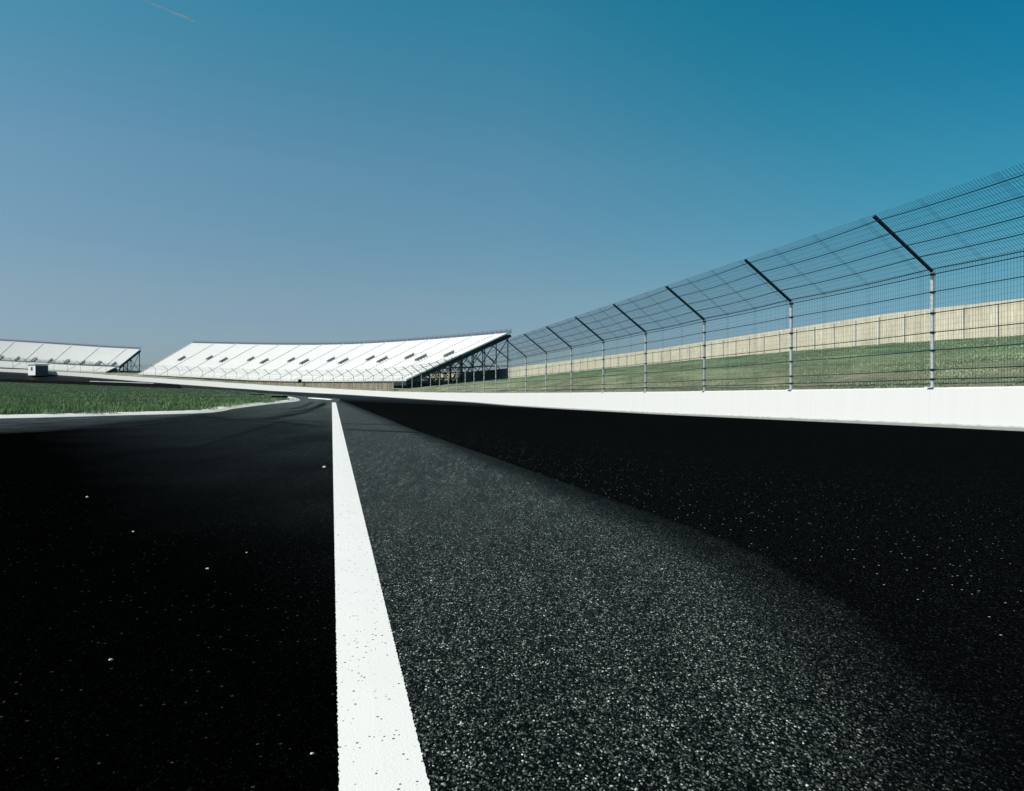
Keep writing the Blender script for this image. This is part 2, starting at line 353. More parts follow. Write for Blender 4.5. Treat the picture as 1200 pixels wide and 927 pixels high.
ctrl = [(q[0], q[1], 0.0) for q in G if q[1] < 85]+[(x, y, 0.0) for x in (-250, -120, -60, -25, -8, 5) for y in (-20, 0, 12)]+[(-3, 10, 0), (-8, 35, 0), (-80, 40, 0), (-150, 50, 0), (-60, 70, .1), (-28.4, 101, -.2)]
ctrl += [tuple(q) for q in T[::6]]
ctrl = np.array(ctrl); ctrl = ctrl[::1]
def tps(r2): return np.where(r2 > 0, .5*r2*np.log(np.maximum(r2, 1e-9)), 0)
K_ = tps(((ctrl[:, None, :2]-ctrl[None, :, :2])**2).sum(-1))+np.eye(len(ctrl))*8.0
Pm = np.c_[np.ones(len(ctrl)), ctrl[:, :2]]
A_ = np.block([[K_, Pm], [Pm.T, np.zeros((3, 3))]]); wts = np.linalg.lstsq(A_, np.r_[ctrl[:, 2], 0, 0, 0], rcond=None)[0]
def hgt(XY):
    XY = np.atleast_2d(np.asarray(XY, float)); r2 = ((XY[:, None]-ctrl[None, :, :2])**2).sum(-1)
    z = tps(r2)@wts[:len(ctrl)]+wts[len(ctrl)]+XY@wts[len(ctrl)+1:]
    w = np.clip((XY[:, 1]-62)/28, 0, 1); w = w*w*(3-2*w); return z*w

loop = [q[:2] for q in T]+[G[-1]]+[np.array([-330., 250.]), np.array([-330., 120.]), G[0], np.array([-300., -24.])]
iT = len(T)
jt = min(range(len(T)), key=lambda i: abs(SS[i]-50))
Lpts = [np.array([line_x(y), y]) for y in (-23.0, -10, -4, 0, 2, 4, 7, 10, 15, 20, 26, 32, 38, 44, 50, 54, 56)]
verts = [Vector((float(q[0]), float(q[1]))) for q in loop]; nl_ = len(verts); edges = [(i, (i+1) % nl_) for i in range(nl_)]
gi = [len(T)+3]; 
for q in G[1:-1]: gi.append(len(verts)); verts.append(Vector((float(q[0]), float(q[1]))))
gi.append(len(T)); edges += list(zip(gi[:-1], gi[1:]))
li = []
for q in Lpts: li.append(len(verts)); verts.append(Vector((float(q[0]), float(q[1]))))
li.append(jt); edges += list(zip(li[:-1], li[1:]))
for _ in range(2600):
    if random.random() < .5: x, y = random.uniform(-60, 5), random.uniform(-20, 120)
    else: x, y = random.uniform(-320, 0), random.uniform(-20, 330)
    verts.append(Vector((x, y)))
cv, ce, cf, ov, oe, of = delaunay_2d_cdt(verts, edges, [], 0, 1e-4)
XY = np.array([tuple(v) for v in cv]); Z = hgt(XY)
for i, orig in enumerate(ov):
    for o in orig:
        if o < iT: Z[i] = T[o][2]
def inpoly(P, poly):
    P = np.asarray(P); poly = np.asarray(poly); x, y = P[:, 0], P[:, 1]; c = np.zeros(len(P), bool)
    x2, y2 = poly[:, 0], poly[:, 1]; x1, y1 = np.roll(x2, 1), np.roll(y2, 1)
    for a, b, d, e in zip(x1, y1, x2, y2):
        if b == e: continue
        c ^= ((b > y) != (e > y)) & (x < (d-a)*(y-b)/(e-b)+a)
    return c
cent = np.array([XY[list(f)].mean(0) for f in cf])
poly_all = np.array([q[:2] for q in loop])
poly_g = np.array([tuple(q) for q in G]+[(-330, 250), (-330, 120)])
poly_a = np.array([T[i][:2] for i in range(jt+1)]+[q for q in Lpts[::-1]])
in_all = inpoly(cent, poly_all); in_g = inpoly(cent, poly_g); in_a = inpoly(cent, poly_a)
def submesh(name, sel, mat):
    fs = [f for f, k in zip(cf, sel) if k]; used = sorted({i for f in fs for i in f}); mp = {u: i for i, u in enumerate(used)}
    b = MB(); b.v = [(XY[u][0], XY[u][1], Z[u]) for u in used]; b.f = [tuple(mp[i] for i in f) for f in fs]
    return tag(b.build(name, mat, smooth=True), kind='structure')
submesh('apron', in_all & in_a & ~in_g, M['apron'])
submesh('infield_road', in_all & ~in_a & ~in_g, M['road'])
infield = submesh('infield', in_all & in_g, M['grass'])

# painted line with a ragged edge
ys = [y for y in np.arange(-4, 12, .012)]+[y for y in np.arange(12, 56.2, .1)]
rowsl = []
for y in ys:
    a = line_x(y); j = lambda k: (.006*mnoise.noise((y*55, k, 0))+.005*mnoise.noise((y*160, k+9, 0)))
    c = (56.2-y)/56.2
    rowsl.append([(a-.135+j(1), y, .004), (a, y, .005), (a+.135+j(5), y, .004)])
tag(MB().grid(rowsl).build('painted_line', M['line']), kind='structure')
# white kerb round the infield grass
kr = []; Gs = [q for q in catmull(G_near[2:], .5)]+[np.array(q) for q in G_far[:2]]
zs = hgt(Gs)
for i, q in enumerate(Gs):
    d = Gs[min(i+1, len(Gs)-1)]-Gs[max(i-1, 0)]; d = d/np.linalg.norm(d); n_ = np.array([d[1], -d[0]])   # towards the road
    wv = .012*mnoise.noise((i*.3, 0, 3)); hk = .095+.010*mnoise.noise((i*.23, 2, 7))
    kr.append([(*(q+n_*(.30+wv)), zs[i]-.02), (*(q+n_*(.02+wv)), zs[i]+hk-.025), (*(q-n_*.06), zs[i]+hk-.01), (*(q-n_*.50), zs[i]+hk+.01), (*(q-n_*.52), zs[i]-.05)])
tag(MB().grid(kr).build('kerb', M['kerbp']), kind='structure')
kr = []
for t_ in np.linspace(0, 1, 12):
    q = np.array([-14.2-4.3*t_, 65.6+10*t_+2.0*t_*(1-t_)]); n_ = np.array([.92, -.39]); zq = float(hgt([q])[0])
    kr.append([(*(q+n_*.17), zq-.05), (*(q+n_*.15), zq+.055), (*(q-n_*.15), zq+.055), (*(q-n_*.17), zq-.05)])
tag(MB().grid(kr).build('kerb', M['kerbp']), kind='structure')

# paler unrubbered strip of asphalt in front of the kerb, and tyre marks: thin soft-edged sheets on the road
def soft_sheet(name, mat_col, opac, sc):
    t = NT(name); v = t.mapping(); uv = t.n.new('ShaderNodeSeparateXYZ'); t.link(t.co.outputs['UV'], uv.inputs[0])
    e = t.math('MULTIPLY', uv.outputs['Y'], t.math('SUBTRACT', 1.0, uv.outputs['Y'])); e = t.math('MULTIPLY', e, 4.0)
    ex = t.math('MULTIPLY', uv.outputs['X'], t.math('SUBTRACT', 1.0, uv.outputs['X'])); ex = t.math('MULTIPLY', ex, 8.0, clamp=True)
    nn = t.ramp(t.noise(v, sc, 5, .7), [(.3, .25), (.7, 1.0)])
    a = t.math('MULTIPLY', t.math('MULTIPLY', t.math('POWER', e, .6), ex), t.math('MULTIPLY', nn, opac))
    t.base(t.mix(t.noise(v, 40, 3), tuple(c*.6 for c in mat_col), tuple(c*1.4 for c in mat_col)))
    t.set(Roughness=.75, Specular_IOR_Level=.15); t.link(a, t.b.inputs['Alpha']); return t.m
M['mark'] = soft_sheet('tyre_rubber_mark', (.001, .0014, .0018), .75, .6)
M['strip'] = soft_sheet('pale_asphalt_strip', (.062, .078, .090), .92, .8)
def ribbon(name, pts, width, mat, lift):
    c = catmull(pts, .6); zz = hgt(c); P = []; U = []
    for i, q in enumerate(c):
        d = c[min(i+1, len(c)-1)]-c[max(i-1, 0)]; d /= np.linalg.norm(d); n_ = np.array([-d[1], d[0]])
        wd = width(i/(len(c)-1)) if callable(width) else width
        P.append([(*(q+n_*wd*(k/4-.5)), zz[i]+lift) for k in range(5)]); U.append([(i/(len(c)-1), k/4) for k in range(5)])
    return tag(MB().grid(P, U).build(name, mat), kind='structure')
def gp(px, py): D = 970*1.2/(py-451); return (px-600)/970*D, D
up = [(-60, 17.5), (-38, 23.6), (-24, 27.6), (-18.4, 29.5), (-15.3, 32.6), (-13.7, 34.2), (-13.1, 35.4)]; lo = [(-60, 8), (-32, 14), (-18.5, 18.5), (-12.2, 20.0), (-12.2, 25.5), (-12.2, 29.5), (-12.6, 34.0)]
a_, b_ = catmull(up, 1.0), None
tt = np.linspace(0, 1, 40)
def resam(p): p = np.array(catmull(p, .3)); L = np.r_[0, np.cumsum(np.linalg.norm(np.diff(p, axis=0), axis=1))]; return np.stack([np.interp(tt*L[-1], L, p[:, k]) for k in (0, 1)], -1)
ua, la = resam(up), resam(lo); P = []; U = []
for i in range(40):
    P.append([(*(ua[i]+(la[i]-ua[i])*k/8), .006) for k in range(9)]); U.append([(tt[i]*.5+.25, .5+.5*k/8) for k in range(9)])
tag(MB().grid(P, U).build('pale_strip', M['strip']), kind='structure')
marks = [([(60, 505), (150, 499), (217, 493.5), (292, 491.5), (325, 488.7), (350, 484)], .75), ([(225, 486.3), (270, 491.7), (317, 494), (360, 499), (384, 502)], .75), ([(402, 503.2), (450, 505.5), (500, 507.6)], .6),
         ([(300, 490.5), (340, 492.7), (386, 495.3)], .6), ([(398, 497), (430, 497.6), (468, 498.3)], .5), ([(310, 487), (345, 482.5), (366, 478.5), (379, 473.5), (381, 470.5)], .55), ([(290, 496), (330, 489), (358, 483), (374, 477), (379, 472)], .5),
         ([(200, 530), (250, 516.5), (300, 502), (340, 493)], .45), ([(330, 482), (350, 478), (362, 474), (367, 471)], .5)]
for i, (p, w) in enumerate(marks): ribbon('tyre_mark', [gp(*q) for q in p], w, M['mark'], .009+.001*i)

# grass blades along the near part of the infield (stuff)
def blades(name, pts, z, h0, h1, w, mat, label):
    N = len(pts); k = 4; ang = rng.uniform(0, 6.283, (N, k)); hh = rng.uniform(h0, h1, (N, k)); tilt = rng.uniform(.1, .8, (N, k))
    bx = pts[:, 0:1]+rng.normal(0, w*1.6, (N, k)); by = pts[:, 1:2]+rng.normal(0, w*1.6, (N, k)); bz = np.repeat(z[:, None], k, 1)-.02
    dx, dy = np.cos(ang), np.sin(ang); V = np.empty((N, k, 3, 3))
    V[:, :, 0] = np.stack([bx-dy*w, by+dx*w, bz], -1); V[:, :, 1] = np.stack([bx+dy*w, by-dx*w, bz], -1)
    V[:, :, 2] = np.stack([bx+dx*hh*tilt, by+dy*hh*tilt, bz+hh], -1)
    V = V.reshape(-1, 3); me = bpy.data.meshes.new(name); nv = len(V)
    me.vertices.add(nv); me.vertices.foreach_set('co', V.ravel()); me.loops.add(nv); me.loops.foreach_set('vertex_index', np.arange(nv, dtype=np.int32))
    me.polygons.add(nv//3); me.polygons.foreach_set('loop_start', np.arange(0, nv, 3, dtype=np.int32)); me.polygons.foreach_set('loop_total', np.full(nv//3, 3, np.int32))
    me.materials.append(mat); me.update(); me.validate()
    o = bpy.data.objects.new(name, me); COL.objects.link(o); return tag(o, label, kind='stuff')
def fieldpts(N, y0, y1):                       # evenly dense as seen across the field: more close by
    y = np.exp(rng.uniform(math.log(y0), math.log(y1), N)); x = rng.uniform(-.72, 0, N)*y; return np.stack([x, y], -1)
def clump(c, sc, thr):
    keep = [mnoise.noise((p[0]*sc, p[1]*sc, 0))+.5*mnoise.noise((p[0]*sc*3, p[1]*sc*3, 4)) > thr+random.uniform(-.35, .35) for p in c]; return c[np.array(keep)]
for N, y0, y1, h0, h1, w, sc, th in ((190000, 24, 60, .03, .16, .011, .4, .10), (90000, 58, 130, .03, .15, .02, .25, -.1), (60000, 125, 330, .04, .16, .05, .12, -.3)):
    c = fieldpts(N, y0, y1); c = clump(c[inpoly(c, poly_g)], sc, th)
    blades('grass', c, hgt(c), h0, h1, w, M['blade'], None)
# taller weedy clumps near the kerb
cc = fieldpts(1500, 28, 62); cc = cc[inpoly(cc, poly_g)]
cc = np.concatenate([c+rng.normal(0, 1, (int(rng.integers(15, 70)), 2))*np.array([.32, .22])*rng.uniform(.5, 1.6) for c in cc]); cc = cc[inpoly(cc, poly_g)]
keep = np.array([mnoise.noise((p[0]*.22, p[1]*.22, 9)) > -.12 for p in cc]); cc = cc[keep]
blades('grass', cc, hgt(cc), .10, .34, .014, M['blade'], None)

# ------------------------------------------------------------------ embankment
rows = []; U = []; EB = srange(-45, SEND, 2.0, 5.0)
for s in EB:
    r = []; ur = []; w = Wp(s); nn = -nrm(s); ko = k_off(s)
    offs = [.30+(ko-.30)*k/30 for k in range(31)]+[ko+4, ko+10, ko+25, ko+60]
    for o in offs:
        p = w+nn*o; z = z_bank(s, o)
        if o > ko+20: z = max(-4.2, z)
        if 1 < o: z += (.10*mnoise.noise((p[0]*.35, p[1]*.35, 1))+.05*mnoise.noise((p[0]*1.1, p[1]*1.1, 5)))*min(1, o/6)
        r.append((p[0], p[1], z)); ur.append((s, min(1, o/ko)))
    rows.append(r); U.append(ur)
tag(MB().grid(rows, U).build('embankment', M['bank'], smooth=True), kind='structure')
bs = np.exp(rng.uniform(math.log(12), math.log(210), 160000))-20; pts = []; zz = []
for s, u in zip(bs, rng.uniform(.005, .99, 160000)):
    o = u*k_off(s)
    if mnoise.noise((s*.3, o*.3, 2))+.6*mnoise.noise((s*.9, o*.9, 8)) < random.uniform(-.5, .5): continue
    p = Wp(s, o); pts.append(p); zz.append(z_bank(s, o)+.02)
blades('grass', np.array(pts), np.array(zz), .02, .065, .013, M['bblade'], None)

# ------------------------------------------------------------------ white barrier wall
bw = empty('barrier_wall', (*Wp(0), z_wb(0))); off0 = np.array(bw.location)
tag(bw, 'long white painted concrete wall curving along the outside of the track', 'wall')
P = []; U = []; P2 = []
for s in srange(-45, SEND, 2.0, 4.0):
    w = Wp(s); nn = nrm(s); a, b = z_wb(s), z_wt(s); h = b-a
    prof = [(.0, a-.3), (.0, a), (-.015, a+h*.5), (-.03, b-.03), (-.06, b), (-.36, b), (-.38, b-.02), (-.38, b-1.6)]
    P.append([(*(w+nn*x), z) for x, z in prof]); U.append([(s, z-a) for x, z in prof])
    P2.append([(*(w+nn*.002), a+.07), (*(w+nn*.03), a+.065), (*(w+nn*.11), a+.012), (*(w+nn*.115), a-.05)])
b = MB().grid(P, U); b.v = [tuple(np.array(q)-off0) for q in b.v]; b.build('wall_body', M['wall'], bw)
b = MB().grid(P2); b.v = [tuple(np.array(q)-off0) for q in b.v]; tag(b.build('base_strip', M['dust'], bw), 'dusty grey strip along the foot of the white wall')

# ------------------------------------------------------------------ catch fence
cf_ = empty('catch_fence', (*Wp(0), z_wt(0))); off0 = np.array(cf_.location)
tag(cf_, 'tall wire catch fence with cables and angled steel posts on top of the white wall', 'fence')
PH, AO, AU = 3.34, 1.88, 1.48          # post height, overhang, rise of the arm
CV = (.24, .51, 1.06, 1.57, 2.12, 2.72, 3.22); CA = (.06, .29, .52, .73, .95)
SETB = .10
pm = MB().tube([(0, 0, -.02), (0, 0, PH)], .055, 12)
pm.box((0, 0, .01), (.13, 0, 0), (0, .13, 0), (0, 0, .012))
proto = pm.build('post', M['galv'], cf_)
am = MB().tube([(0, 0, PH-.03), (-AO, 0, PH+AU)], .052, 10)
arm0 = am.build('arm', M['armst'], proto)
cls = []
for z in CV:
    c_ = MB().tube([(0, 0, -.03), (0, 0, .03)], .062, 10).box((.07, 0, 0), (.012, 0, 0), (0, .03, 0), (0, 0, .022)).build('cable_clamp', M['armst'], proto); c_.location = (0, 0, z); cls.append(c_)
L_n = range(-5, int((SEND-2)//STEP)+1); first = True
def post_xf(s):
    p = Wp(s)-nrm(s)*SETB; nn = nrm(s); return p, math.atan2(-nn[1], -nn[0])
for k in L_n:
    s = k*STEP; p, rz = post_xf(s)
    if first: o = proto; first = False
    else:
        o = proto.copy(); COL.objects.link(o); o.parent = cf_
        for ch in (arm0, *(cls if k < 20 else [])): c = ch.copy(); COL.objects.link(c); c.parent = o
    o.location = tuple(np.array([p[0], p[1], z_wt(s)])-off0); o.rotation_euler = (0, 0, rz)
def fpt(s, kind, q):                   # a point on the fence: 'v' height above wall, 'a' fraction down the arm from its tip
    nn = nrm(s); p = Wp(s)-nn*SETB; z = z_wt(s)
    if kind == 'v': p = p+nn*.075; return np.array([p[0], p[1], z+q])
    p = p+nn*(AO*(1-q)+.03); return np.array([p[0], p[1], z+PH+AU*(1-q)-.05])
for kind, lst in (('v', CV), ('a', CA)):
    for q in lst:
        pts = []
        for k in range(-5, L_n[-1]):
            m = 6 if k < 16 else 2
            for j in range(m):
                t = j/m; s = (k+t)*STEP; pt = fpt(s, kind, q)-off0; pt[2] -= .05*4*t*(1-t)*(1 if kind == 'a' else .35); pts.append(pt)
        MB().tube(pts, .0135, 5).build('cable', M['cable'], cf_)
wm = MB()
def wire(a, b, r):
    i = len(wm.v); d = b-a; d = d/np.linalg.norm(d); x = np.array([U0[0], U0[1], 0]); y = np.cross(d, x); y /= np.linalg.norm(y); x = np.cross(y, d)
    for p in (a, b):
        for q in range(3):
            an = 2.094*q; wm.v.append(tuple(p+r*(math.cos(an)*x+math.sin(an)*y)))
    for q in range(3): wm.f.append((i+q, i+(q+1) % 3, i+3+(q+1) % 3, i+3+q))
WR = .0036
s = -12.0; c = 0
seam = 0.0
while s < 420:
    WR = .0052 if s < 14 else max(.0012, .0052-(s-14)*.00007)
    wire(fpt(s, 'v', .02)-off0, fpt(s, 'v', PH+.06)-off0, WR*.68)
    s2 = s+.03
    wire(fpt(s2, 'a', 1.0)-off0, fpt(s2, 'a', -.04)-off0, WR)
    ph = (s+12) % 2.45
    s += (.10 if ph > .24 else .06) if s < 130 else .2
for q in np.arange(.1, PH, .15):
    for k in range(-3, 70):
        wire(fpt(k*2.5, 'v', q)-off0, fpt((k+1)*2.5, 'v', q)-off0, .0022 if k < 18 else max(.0010, .003-(k-18)*.00012))
for q in np.arange(.05, 1.0, .075):
    for k in range(-3, 24):
        wire(fpt(k*2.5, 'a', q)-off0, fpt((k+1)*2.5, 'a', q)-off0, .0032)
wm.build('wire_mesh', M['wire'], cf_)

# ------------------------------------------------------------------ tan board fence on top of the bank
tf = empty('board_fence', (*Wp(60, k_off(60)), z_k(60))); off0 = np.array(tf.location)
tag(tf, 'tan timber board fence along the top of the grass slope', 'fence')
P = []; U = []; ss = srange(-25, 232, 1.6, 1.6)
for s in ss:
    o = k_off(s)-.4; w = Wp(s, o); w2 = Wp(s, o+.05); z = z_bank(s, o); h = k_hgt(s)
    P.append([(*w, z-.25), (*w, z+h), (*w2, z+h), (*w2, z-.25)]); U.append([(s, -.25), (s, h), (s, h+.05), (s, h)])
b = MB().grid(P, U); b.v = [tuple(np.array(q)-off0) for q in b.v]; b.build('boards', M['boards'], tf)
s = -20.0
pp = MB().box((0, 0, 0), (.04, 0, 0), (0, .035, 0), (0, 0, 1.0)); pproto = None
while s < 231:
    o = k_off(s)-.4; w = Wp(s, o-.09); z = z_bank(s, o); h = k_hgt(s)-.12
    if pproto is None: q = pproto = pp.build('fence_post', M['post'], tf)
    else: q = pproto.copy(); COL.objects.link(q); q.parent = tf
    q.location = tuple(np.array([w[0], w[1], z-.1+h/2])-off0); q.scale = (1, 1, h/2+.05); q.rotation_euler = (random.uniform(-.02, .02), random.uniform(-.03, .03), math.atan2(nrm(s)[1], nrm(s)[0]))
    s += 3.2

# ------------------------------------------------------------------ grandstands
def pol(ph, r): a = R(ph); return CEN+r*np.array([math.cos(a), math.sin(a)])
def s_of(ph): return S1+RAD*(R(ph)-PH0)
def grandstand(label, ph0, ph1, radf, tiers, rise, aisles, voms, nframe, name='grandstand'):
    """tiers: list of (depth0, depth1, rows); rise(ph) gives the height at each depth break"""
    pm_ = (ph0+ph1)/2; o0 = np.array([*pol(pm_, radf(pm_)), rise(pm_)[0]-2]); root = empty(name, tuple(o0)); tag(root, label, 'grandstand')
    def bld(b, n_, m, parent=root, smooth=False):
        b.v = [tuple(np.array(q)-o0) for q in b.v]; return b.build(n_, m, parent, smooth)
    nseg = int(abs(ph1-ph0)/.5)+1; phs = np.linspace(ph0, ph1, nseg+1)
    def surf(ph, ti, u):
        d0, d1, _ = tiers[ti]; hh = rise(ph); a, b2 = hh[ti*2], hh[ti*2+1]; return (*pol(ph, radf(ph)+d0+(d1-d0)*u), a+(b2-a)*u)
    for ti, (d0, d1, nr) in enumerate(tiers):
        P = []; U = []
        for ph in phs:
            r = []; ur = []; sl = s_of(ph)
            for k in range(nr):
                x0, y0, z0 = surf(ph, ti, k/nr); x1, y1, z1 = surf(ph, ti, (k+1)/nr)
                r += [(x0, y0, z0), (x0, y0, z1), (x1, y1, z1)] if k == 0 else [(x0, y0, z1), (x1, y1, z1)]
                ur += [(sl, k), (sl, k+.5), (sl, k+1)] if k == 0 else [(sl, k+.5), (sl, k+1)]
            P.append(r); U.append(ur)
        bld(MB().grid(P, U), 'seating_deck', M['deck'])
        # plate under the seats
        Q = [[(*surf(ph, ti, 0)[:2], surf(ph, ti, 0)[2]-.35), (*surf(ph, ti, 1)[:2], surf(ph, ti, 1)[2]-.35)] for ph in phs]
        bld(MB().grid(Q), 'under_deck', M['steel'])
        fr = [[(*pol(ph, radf(ph)+d0-.03), surf(ph, ti, 0)[2]-1.0), (*pol(ph, radf(ph)+d0-.03), surf(ph, ti, 0)[2]-.03)] for ph in phs]
        bld(MB().grid(fr), 'front_fascia', M['steel'] if ti == 0 else M['deck'])
        # end trims, white edge plus dark beam
        for ph in (ph0, ph1):
            b = MB(); e = -.12 if ph == ph0 else .12
            a_, b_ = np.array(surf(ph, ti, 0)), np.array(surf(ph, ti, 1)); t3 = pol(ph+(-.03 if ph == ph0 else .03), radf(ph))-pol(ph, radf(ph)); t3 = np.array([*t3, 0])
            b.bar(a_+t3+[0, 0, .25], b_+t3+[0, 0, .25], .16, .30); bld(b, 'end_trim', M['deck'])
    last = len(tiers)-1
    # aisles
    for ph in aisles:
        for ti in range(len(tiers)):
            b = MB(); a_, b_ = np.array(surf(ph, ti, 0)), np.array(surf(ph, ti, 1)); h_ = (b_[2]-a_[2])/tiers[ti][2]
            b.bar(a_+[0, 0, h_*.55], b_+[0, 0, h_*.55], .30, h_*.6); bld(b, 'aisle', M['aisle'])
    for ph, ti, u0, u1, wd in voms:
        b = MB(); a_, b_ = np.array(surf(ph, ti, u0)), np.array(surf(ph, ti, u1)); h_ = (b_[2]-a_[2])
        d = pol(ph+.1, radf(ph))-pol(ph, radf(ph)); d = np.array([*(d/np.linalg.norm(d)), 0])
        for sgn in (-1, 1):
            i = len(b.v); q = d*wd*sgn
            for off in (-.06, .06):
                for p_, zt in ((a_, .1), (a_, .85), (b_, .85), (b_, .1)): b.v.append(tuple(p_+q+d*off+np.array([0, 0, zt])))
            b.f += [(i, i+1, i+2, i+3), (i+7, i+6, i+5, i+4), (i, i+4, i+5, i+1), (i+1, i+5, i+6, i+2), (i+2, i+6, i+7, i+3), (i, i+3, i+7, i+4)]
        b.box((a_+b_)/2+np.array([0, 0, .52]), d*wd*.95, (b_-a_)/2, np.array([0, 0, .04]))
        b.box(b_+np.array([0, 0, .6]), d*wd, np.array([0, 0, .45]), np.array([*(b_-a_)[:2], 0])/np.linalg.norm((b_-a_)[:2])*.06)
        bld(b, 'stair_opening', M['vom'])
    # top railing: posts, rails and mesh panels
    b = MB()
    tp = [np.array(surf(ph, last, 1)) for ph in phs]
    for a_, c_ in zip(tp[:-1], tp[1:]):
        m1 = a_*.93+c_*.07; m2 = a_*.07+c_*.93
        b.bar(m1+[0, 0, .42], m2+[0, 0, .42], .05, .55); b.bar(a_+[0, 0, .95], c_+[0, 0, .95], .07, .07); b.bar(a_-[0, 0, .1], a_+[0, 0, .98], .08)
    bld(b, 'top_railing', M['rail'])
    b = MB(); ft_ = [np.array(surf(ph, 0, 0)) for ph in phs]
    for a_, c_ in zip(ft_[:-1], ft_[1:]):
        for z in (.45, .95): b.bar(a_+[0, 0, z], c_+[0, 0, z], .045)
        b.bar(a_, a_+[0, 0, .98], .05)
    bld(b, 'front_railing', M['galv'])
    if len(tiers) > 1:
        b = MB(); mid = [(np.array(surf(ph, 0, 1))+np.array(surf(ph, 1, 0)))/2 for ph in phs]; mid = [np.array([*m[:2], surf(ph, 1, 0)[2]]) for m, ph in zip(mid, phs)]
        for a_, c_ in zip(mid[:-1], mid[1:]):
            for z in (.3, .65, 1.0): b.bar(a_+[0, 0, z], c_+[0, 0, z], .09)
            b.bar(a_-[0, 0, .3], a_+[0, 0, 1.0], .09)
        bld(b, 'walkway_railing', M['rail'])
    # raking steel frames
    D1 = tiers[-1][1]
    for i in range(nframe):
        ph = ph0+(ph1-ph0)*(i+.02)/(nframe-.96); b = MB(); tops = []
        for ti in range(len(tiers)):
            a_, c_ = np.array(surf(ph, ti, 0)), np.array(surf(ph, ti, 1)); b.bar(a_-[0, 0, .7], c_-[0, 0, .7], .28, .62)
        us = [.10, .30, .50, .72, .97]; cols = []
        for u in us:
            d = D1*u; ti = max(k for k in range(len(tiers)) if tiers[k][0] <= d); v = min(1, (d-tiers[ti][0])/(tiers[ti][1]-tiers[ti][0]))
            p_ = np.array(surf(ph, ti, v)); off = np.linalg.norm(p_[:2]-CEN)-RAD; zg = z_bank(s_of(ph), off)-.3
            cols.append((p_[0], p_[1], zg, p_[2]-.8))
        for x, y, zg, zt in cols:
            if zt-zg > .4: b.bar((x, y, zg), (x, y, zt), .24)
        for c0, c1_ in zip(cols[:-1], cols[1:]):
            if c0[3]-c0[2] > 1.2:
                b.bar((c0[0], c0[1], c0[2]+.4), (c1_[0], c1_[1], c1_[3]-.3), .14); b.bar((c0[0], c0[1], c0[3]-.4), (c1_[0], c1_[1], c1_[2]+.6), .14)
            if c0[3]-c0[2] > 3: b.bar((c0[0], c0[1], (c0[2]+c0[3])/2), (c1_[0], c1_[1], (c0[2]+c0[3])/2), .16)
        bld(b, 'support_frame', M['steel'])
    return root

zf1 = tab([(25.7, 2.06), (34.3, 2.07), (38.7, 2.14), (43, 2.33), (47.3, 2.74), (51.6, 3.49), (56, 4.27), (61.2, 5.3)])
zb1 = tab([(25.7, 13.55), (30, 13.99), (34.3, 14.35), (38.7, 14.67), (43, 15.0), (47.3, 15.65), (51.6, 16.53), (56, 17.6), (61.2, 18.9)])
ais = [27.2+2.42*i for i in range(14)]
vom = [(a+(.55 if i % 2 else .1), 0, .41 if i % 2 else .47, .52 if i % 2 else .56, .5) for i, a in enumerate(ais)]
grandstand('long white grandstand curving along the bend, open dark steel frames at its right end', 25.7, 61.1, lambda ph: 307+8*(ph-25.7)/34.6,
           [(0, 26, 34)], lambda ph: (zf1(ph), zb1(ph)), ais, vom, 30)
zf2 = tab([(63.5, 6.02), (68.4, 6.98), (73.3, 8.2), (78.2, 9.5), (88, 11.5)]); zm2 = tab([(63.5, 8.54), (68.4, 9.67), (73.3, 11.1), (78.2, 12.6), (88, 15)])
zt2 = tab([(63.5, 15.94), (68.4, 17.5), (73.3, 19.4), (78.2, 21.2), (88, 25)])
ais2 = [66.0+2.75*i for i in range(8)]
vom2 = [(65.3+1.62*i, 1, -.02, .13, .8 if i % 2 else .45) for i in range(14)]
grandstand('white two tier grandstand at the far left with a railed walkway between its tiers', 64.6, 88, lambda ph: 315.0,
           [(0, 5.2, 8), (6.4, 17.0, 16)], lambda ph: (zf2(ph), zm2(ph)-.3, zm2(ph), zt2(ph)), ais2, vom2, 20)

# brown screen below the front of the long stand
sc_ = empty('screen_fence', (*pol(36, 304.2), z_bank(s_of(36), 4.2))); off0 = np.array(sc_.location)
tag(sc_, 'low brown board screen under the front edge of the long grandstand', 'fence')
P = []; U = []
for ph in np.linspace(25.9, 50, 80):
    w = pol(ph, 304.4+6*(ph-25.7)/34.6); z = z_bank(s_of(ph), 4.4)-.4; zt = zf1(ph)-.42; P.append([(*w, z), (*w, zt), (*pol(ph, 304.5+6*(ph-25.7)/34.6), zt)]); U.append([(s_of(ph), 0), (s_of(ph), 2), (s_of(ph), 2.1)])
b = MB().grid(P, U); b.v = [tuple(np.array(q)-off0) for q in b.v]; b.build('boards', M['screen'], sc_)

# ------------------------------------------------------------------ smaller things
def at_s(s, inn): return Wp(s)+nrm(s)*inn
